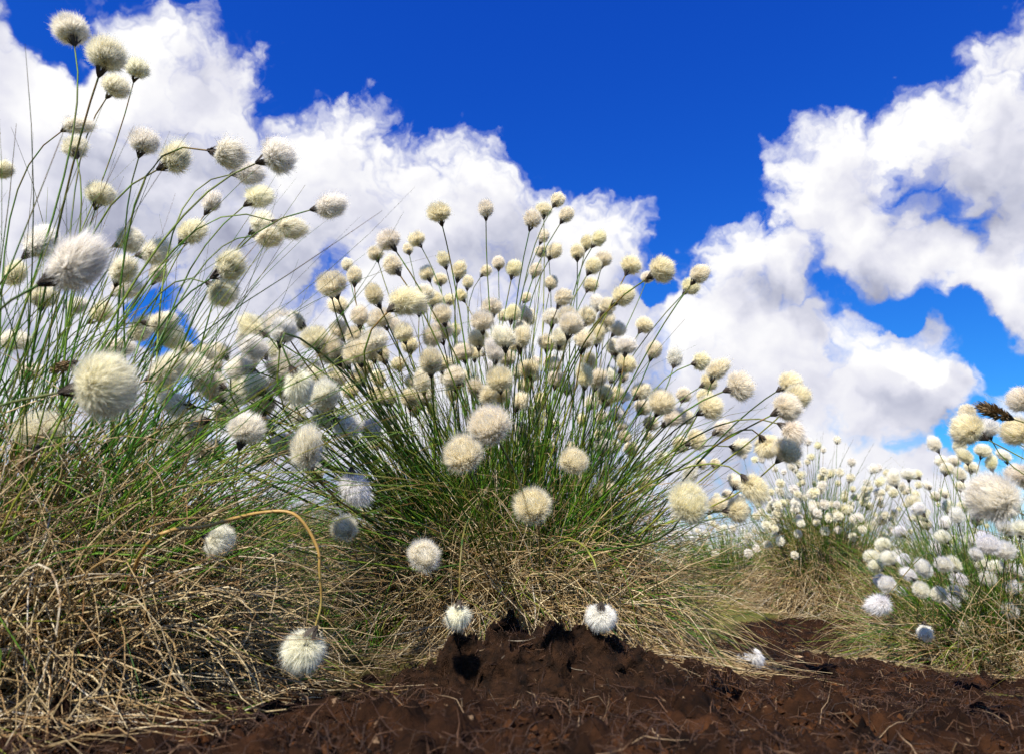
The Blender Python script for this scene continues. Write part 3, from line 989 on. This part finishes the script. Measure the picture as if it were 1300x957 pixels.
pb = on_ground(1048, 765, 2.4)
beyond = thing('cottongrass_tussock', pb, 'upright cottongrass tussock with dense small heads above a domed straw skirt, beyond the bare peat', 'cottongrass')
tussock_body(beyond, 4200, 160, 650, 0.15, (0.10, 0.26), (0.2, 0.34), (0.25, 0.42), 0.0015, 0.0012, 0.0013, mound=0.28, K=7)
fan_plant(beyond, 230, 0.14, 0.28, 0.60, 0.60, 0.031, 0.0012)

# ------------------------------------------------------------------ smaller tussocks farther off
FAR = [(930, 730, 3.0, 34, 'small straw-coloured cottongrass tussock growing left of the upright one beyond the peat'),
       (1190, 735, 3.4, 40, 'half hidden cottongrass tussock behind the low white-headed one'),
       (900, 722, 4.6, 46, None), (965, 720, 5.4, 46, None), (860, 718, 6.2, 46, None), (1010, 718, 6.6, 40, None), (800, 718, 5.2, 40, None),
       (1130, 718, 5.6, 40, None), (1270, 718, 5.0, 40, None), (480, 716, 6.0, 40, None), (150, 716, 5.5, 40, None), (700, 716, 7.0, 36, None)]
for (x, y, d, n, lab) in FAR:
    p = on_ground(x, y, d)
    t = thing('cottongrass_tussock', p, lab or 'small far cottongrass tussock in the white drift on the horizon', 'cottongrass', None if lab else 'far cottongrass tussocks on the horizon')
    tussock_body(t, 700, 420, 160, 0.16, (0.14, 0.34), (0.16, 0.36), (0.2, 0.36), 0.0020, 0.0018, 0.0016, mound=0.09, K=6)
    fan_plant(t, n, 0.18, 0.20, 0.42, 0.6, 0.030, 0.0014, WHITE if lab is None else IVORY)

# grassy bank behind the gap on the left
pg = on_ground(330, 720, 2.5)
bank = thing('sedge_hummock', pg, 'broad green and rusty grass hummock without seed heads, seen through the gap between tussocks', 'grass hummock')


def hummock(plant, rx, ry, h, n):
    base = np.array(plant.location)
    a, b = np.meshgrid(np.linspace(0, 2 * math.pi, 49)[:-1], np.linspace(0, 1, 16))
    X, Y = base[0] + np.cos(a) * b * rx, base[1] + np.sin(a) * b * ry
    Z = gz(X, Y) - 0.03 + (h + 0.03) * (1 - b ** 2) ** 0.9 + 0.03 * (fbm(X * 8, Y * 8, s=31) - 0.5) * (1 - b)
    V = np.stack([X, Y, Z], -1) - base
    i = np.arange(16 * 48).reshape(16, 48)
    j = np.roll(i, -1, 1)
    me = mesh_np('turf', V.reshape(-1, 3), np.stack([i[:-1], i[1:], j[1:], j[:-1]], -1).reshape(-1, 4))
    new_obj('turf', me, simple('turf', (0.06, 0.06, 0.015), (0.17, 0.11, 0.04), 14, 0.9, 0.8, 60), plant)
    for nm, mat, m, ln, w in (('green_leaves', M_GREEN, n, (0.06, 0.2), 0.0016), ('dry_leaves', M_STRAW, n // 2, (0.06, 0.17), 0.0015)):
        a = rng.uniform(0, 6.28, m)
        q = np.sqrt(rng.random(m))
        x, y = base[0] + np.cos(a) * q * rx, base[1] + np.sin(a) * q * ry
        z = gz(x, y) - 0.03 + (h + 0.02) * (1 - q ** 2) ** 0.9
        P = grow(np.stack([x, y, z], 1), np.stack([np.cos(a) * .3, np.sin(a) * .3, np.ones(m)], 1) + rng.normal(size=(m, 3)) * 0.35, rng.uniform(*ln, m), 6, 4.0, 0.8, 0.03, floor=False)
        new_obj(nm, blade_mesh(nm, P - base, w * rng.uniform(0.6, 1.2, m)), mat, plant, 'stuff')


hummock(bank, 0.62, 0.45, 0.20, 5200)

# ------------------------------------------------------------------ ground cover: grass of the bog, far cotton drift


def scatter_grass(name, label, n, xr, yr, ln, w, mat, avoid=0.5, K=6, droop=5.0):
    x = rng.uniform(*xr, n)
    y = yr[0] + (yr[1] - yr[0]) * rng.random(n) ** 1.3
    keep = (peatness(x, y) < avoid) & (fbm(x * 2.2, y * 2.2, s=44) > 0.36)
    x, y = x[keep], y[keep]
    n = len(x)
    P = grow(np.stack([x, y, gz(x, y)], 1), rng.normal(size=(n, 3)) * 0.45 + np.array((0.05, 0, 1.0)), rng.uniform(*ln, n), K, rng.uniform(droop * 0.4, droop * 1.4, n), 0.9, 0.05)
    o = new_obj(name, blade_mesh(name, P, w * rng.uniform(0.6, 1.2, n)), mat, None, 'stuff')
    tag(o, label, 'grass')


scatter_grass('bog_grass', 'short green bog grass growing between the tussocks', 14000, (-2.8, 3.2), (3.0, 5.5), (0.04, 0.12), 0.0014, M_GREEN)
scatter_grass('dead_bog_grass', 'short tan dead grass lying between the tussocks', 14000, (-2.8, 3.2), (2.9, 5.5), (0.05, 0.13), 0.0014, M_STRAW, droop=9)
scatter_grass('hollow_grass', 'low green grass filling the hollow behind the bent orange stem', 5500, (-1.1, -0.14), (0.80, 2.2), (0.04, 0.12), 0.0010, M_GREEN, avoid=2)
scatter_grass('moor_grass', 'thin tan and green grass on the far moor', 16000, (-14, 14), (4.5, 20), (0.12, 0.32), 0.0035, M_STRAW, K=4)


def cotton_drift():
    g = np.random.default_rng(77)
    n = 9000
    y = 4.0 + 40 * g.random(n) ** 2.0
    x = g.uniform(-1, 1, n) * y * 0.85
    k = fbm(x * 0.8, y * 0.8, s=51) > 0.44
    x, y = x[k], y[k]
    n = len(x)
    z = gz(x, y) + g.uniform(0.10, 0.34, n) * (0.6 + 0.4 * sstep(20, 5, y))
    m = 46
    u = g.normal(size=(n, m, 3))
    u /= np.linalg.norm(u, axis=2, keepdims=True)
    s = g.uniform(0.011, 0.018, n)[:, None, None]
    c = np.stack([x, y, z], 1)[:, None]
    en = c + u * s * g.uniform(0.8, 1.15, (n, m, 1))
    nn = np.cross(u, g.normal(size=(n, m, 3)))
    nn /= np.linalg.norm(nn, axis=2, keepdims=True)
    V = np.stack([c - nn * s * 0.25, c + nn * s * 0.25, en + nn * s * 0.2, en - nn * s * 0.2], 2).reshape(-1, 3)
    me = mesh_np('cottongrass_drift', V, np.arange(n * m * 4).reshape(-1, 4), True, {'rnd': np.repeat(g.random(n), m * 4)})
    o = new_obj('cottongrass_drift', me, M_DRIFT, None, 'stuff')
    o.color = WHITE
    tag(o, 'white haze of countless cottongrass heads on the far bog', 'cottongrass')
    P = np.stack([np.stack([x + g.normal(0, .03, n), y + g.normal(0, .03, n), gz(x, y)], 1), np.stack([x, y, (z + gz(x, y)) / 2], 1), np.stack([x, y, z], 1)], 1)
    o2 = new_obj('cottongrass_stalks', blade_mesh('cottongrass_stalks', P, np.full(n, 0.0014)), M_STEM, None, 'stuff')
    tag(o2, 'thin green stalks under the far cottongrass heads', 'stalks')


cotton_drift()

# ------------------------------------------------------------------ peat mound and clods


def build_mound():
    c = on_ground(668, 845, 0.60)
    o_ = thing('peat_mound', c, 'rough dark brown peat mound standing before the big tussock', 'peat mound')
    n, m = 150, 220
    a, b = np.meshgrid(np.linspace(0, 2 * math.pi, m + 1)[:-1], np.linspace(0, 1, n))
    X, Y = np.cos(a) * b * 0.165, np.sin(a) * b * 0.10
    env = np.clip(1 - b ** 1.8, 0, 1)
    side = 1 + 0.42 * X / 0.165
    rough = 1.3 * crumbly(X, Y, 91) + 0.030 * (fbm(X * 42, Y * 42, o=5, g=0.68, s=61) - 0.5) + 0.028 * (0.6 - np.abs(2 * fbm(X * 24, Y * 24, o=3, s=66) - 1))
    g0 = gz(X + c[0], Y + c[1]) - c[2]
    Z = g0 - 0.018 + env * 0.046 * side * (0.75 + 0.5 * fbm(X * 12, Y * 12, s=63)) + rough * (0.35 + env)
    X = X + 0.012 * (fbm(X * 55, Y * 55, Z * 55, o=3, s=71) - 0.5)
    Y = Y + 0.022 * (fbm(X * 55, Y * 55, Z * 55, o=3, s=75) - 0.5)
    i = np.arange(n * m).reshape(n, m)
    j = np.roll(i, -1, 1)
    me = mesh_np('peat_body', np.stack([X, Y, Z], -1).reshape(-1, 3), np.stack([i[:-1], i[1:], j[1:], j[:-1]], -1).reshape(-1, 4))
    new_obj('peat_body', me, M_PEAT, o_)
    vs = np.stack([X, Y, Z], -1).reshape(-1, 3)
    pk = vs[rng.integers(0, len(vs) * 9 // 10, 900)]
    P = grow(pk, rng.normal(size=(900, 3)) + np.array((0, -0.2, 0.35)), rng.uniform(0.004, 0.02, 900), 4, 3.0, 3.0, 0.3, floor=False)
    new_obj('fibres', blade_mesh('fibres', P, rng.uniform(0.0003, 0.0007, 900)), M_FIBRE, o_, 'stuff')
    # pale dead rootlets sticking out of the mound
    front = vs[(vs[:, 1] < -0.02) & (vs[:, 1] > -0.085)]
    for q in front[rng.integers(0, len(front), 9)]:
        P = grow(q[None], np.array([[random.uniform(-1, 1), -0.6, 0.5]]), np.array([random.uniform(0.012, 0.03)]), 7, 14.0, 4.0, 0.3, floor=False)
        new_obj('rootlet', blade_mesh('rootlet', P, np.array([random.uniform(0.0003, 0.0005)])), M_ROOT, o_)
    return o_, vs


MOUND, MOUND_V = build_mound()


def clod_mesh(seed):
    g = np.random.default_rng(seed)
    a, b = np.meshgrid(np.linspace(0, 2 * math.pi, 21)[:-1], np.linspace(0.01, math.pi - 0.01, 12))
    H = np.stack([np.cos(a) * np.sin(b), np.sin(a) * np.sin(b), np.cos(b)], -1)
    r = 0.35 + 1.3 * (fbm(H[..., 0] * 2.3 + seed, H[..., 1] * 2.3, H[..., 2] * 2.3, o=4, g=0.75, s=seed))
    H = H * r[..., None] * np.array((1, g.uniform(.7, 1), g.uniform(.5, .75)))
    i = np.arange(12 * 20).reshape(12, 20)
    j = np.roll(i, -1, 1)
    me = mesh_np('peat_clod', H.reshape(-1, 3), np.stack([i[:-1], i[1:], j[1:], j[:-1]], -1).reshape(-1, 4))
    me.materials.append(M_PEAT)
    return me


CLODS = [clod_mesh(s) for s in range(6)]
for q in MOUND_V[rng.integers(0, len(MOUND_V) * 3 // 4, 34)]:
    o = bpy.data.objects.new('clod', random.choice(CLODS))
    COL.objects.link(o)
    o.parent = MOUND
    s = random.uniform(0.0025, 0.0065)
    o.scale = (s, s, s)
    o.location = q
    o.rotation_euler = (random.uniform(-.6, .6), random.uniform(-.6, .6), random.uniform(0, 6.28))
spots = [(470, 862, .62), (520, 850, .62), (440, 858, .64), (800, 858, .66), (850, 864, .7), (905, 846, .95), (970, 800, 1.5), (1010, 815, 1.3), (1060, 800, 1.5),
         (1080, 835, 1.1), (1030, 845, 1.05), (990, 858, .92), (1120, 815, 1.3), (940, 792, 1.7), (1100, 855, .95), (330, 862, .66), (350, 850, .68), (1050, 862, .9)]
for (x, y, d) in spots:
    p = on_ground(x, y, d)
    o = bpy.data.objects.new('peat_clod', random.choice(CLODS))
    COL.objects.link(o)
    s = random.uniform(0.007, 0.014)
    o.scale = (s, s, s)
    o.location = p + np.array((0, 0, s * 0.3))
    o.rotation_euler = (0, 0, random.uniform(0, 6.28))
    tag(o, 'small crumbly dark clod lying on the bare peat', 'peat clod', 'peat clods on the bare ground')


def crumbs():
    g = np.random.default_rng(8)
    n = 14000
    y = 0.36 + 2.1 * g.random(n) ** 1.5
    x = g.uniform(-0.75, 0.9, n) * np.maximum(y, 0.6)
    k = peatness(x, y) > 0.5
    x, y = x[k], y[k]
    n = len(x)
    s = (0.0009 + 0.0030 * g.random(n) ** 3) * (0.7 + 0.4 * y)
    o = np.array([(1, 0, 0), (0, 1, 0), (-1, 0, 0), (0, -1, 0), (0, 0, 0.9), (0, 0, -0.9)])
    V = np.stack([x, y, gz(x, y) + 0.005], 1)[:, None] + (o[None] * g.uniform(0.5, 1.3, (n, 6, 1)) + g.normal(size=(n, 6, 3)) * 0.25) * s[:, None, None]
    f = np.array([(0, 1, 4), (1, 2, 4), (2, 3, 4), (3, 0, 4), (1, 0, 5), (2, 1, 5), (3, 2, 5), (0, 3, 5)])
    Q = (np.arange(n)[:, None, None] * 6 + f[None]).reshape(-1, 3)
    ob = new_obj('peat_crumbs', mesh_np('peat_crumbs', V.reshape(-1, 3), Q, False), M_CRUMB, None, 'stuff')
    tag(ob, 'loose dark peat crumbs scattered over the bare ground', 'peat')
    n = 9000
    y = 0.36 + 2.1 * g.random(n) ** 1.5
    x = g.uniform(-0.75, 0.9, n) * np.maximum(y, 0.6)
    k = peatness(x, y) > 0.5
    x, y = x[k], y[k]
    n = len(x)
    P = grow(np.stack([x, y, gz(x, y) + 0.006], 1), g.normal(size=(n, 3)) * np.array((1, 1, 0.35)), g.uniform(0.005, 0.035, n), 5, 1.5, 3.0, 0.2)
    ob = new_obj('peat_fibres', blade_mesh('peat_fibres', P, g.uniform(0.0003, 0.0008, n) * (0.6 + 0.5 * y)), M_FIBRE, None, 'stuff')
    tag(ob, 'short brown plant fibres littering the bare peat', 'litter')


crumbs()


def chip(x, y, d, s, label):
    g = np.random.default_rng(int(x))
    n = 9
    a = np.linspace(0, 2 * math.pi, n + 1)[:-1]
    r = g.uniform(0.7, 1.15, n)
    top = np.stack([np.cos(a) * r * s, np.sin(a) * r * s * 0.45, g.uniform(0.1, 0.25, n) * s], 1)
    bot = top * np.array((0.95, 0.95, 0)) - np.array((0, 0, 0.08 * s))
    V = np.vstack([top, bot, [[0, 0, 0.34 * s]], [[0, 0, -0.08 * s]]])
    Fs = []
    for i in range(n):
        j = (i + 1) % n
        Fs += [(i, n + i, n + j), (i, n + j, j), (2 * n, i, j), (2 * n + 1, n + j, n + i)]
    o = new_obj('wood_chip', mesh_np('wood_chip', V, np.array(Fs), False), M_CHIP)
    p = on_ground(x, y, d)
    o.location = p + np.array((0, 0, 0.006))
    o.rotation_euler = (0.15, 0.1, random.uniform(-.4, .4))
    tag(o, label, 'wood chip')


chip(352, 846, 0.68, 0.019, 'pale brown wood chip lying beside the hanging white head')
chip(1014, 833, 1.2, 0.012, 'tiny pale wood chip on the bare reddish peat')
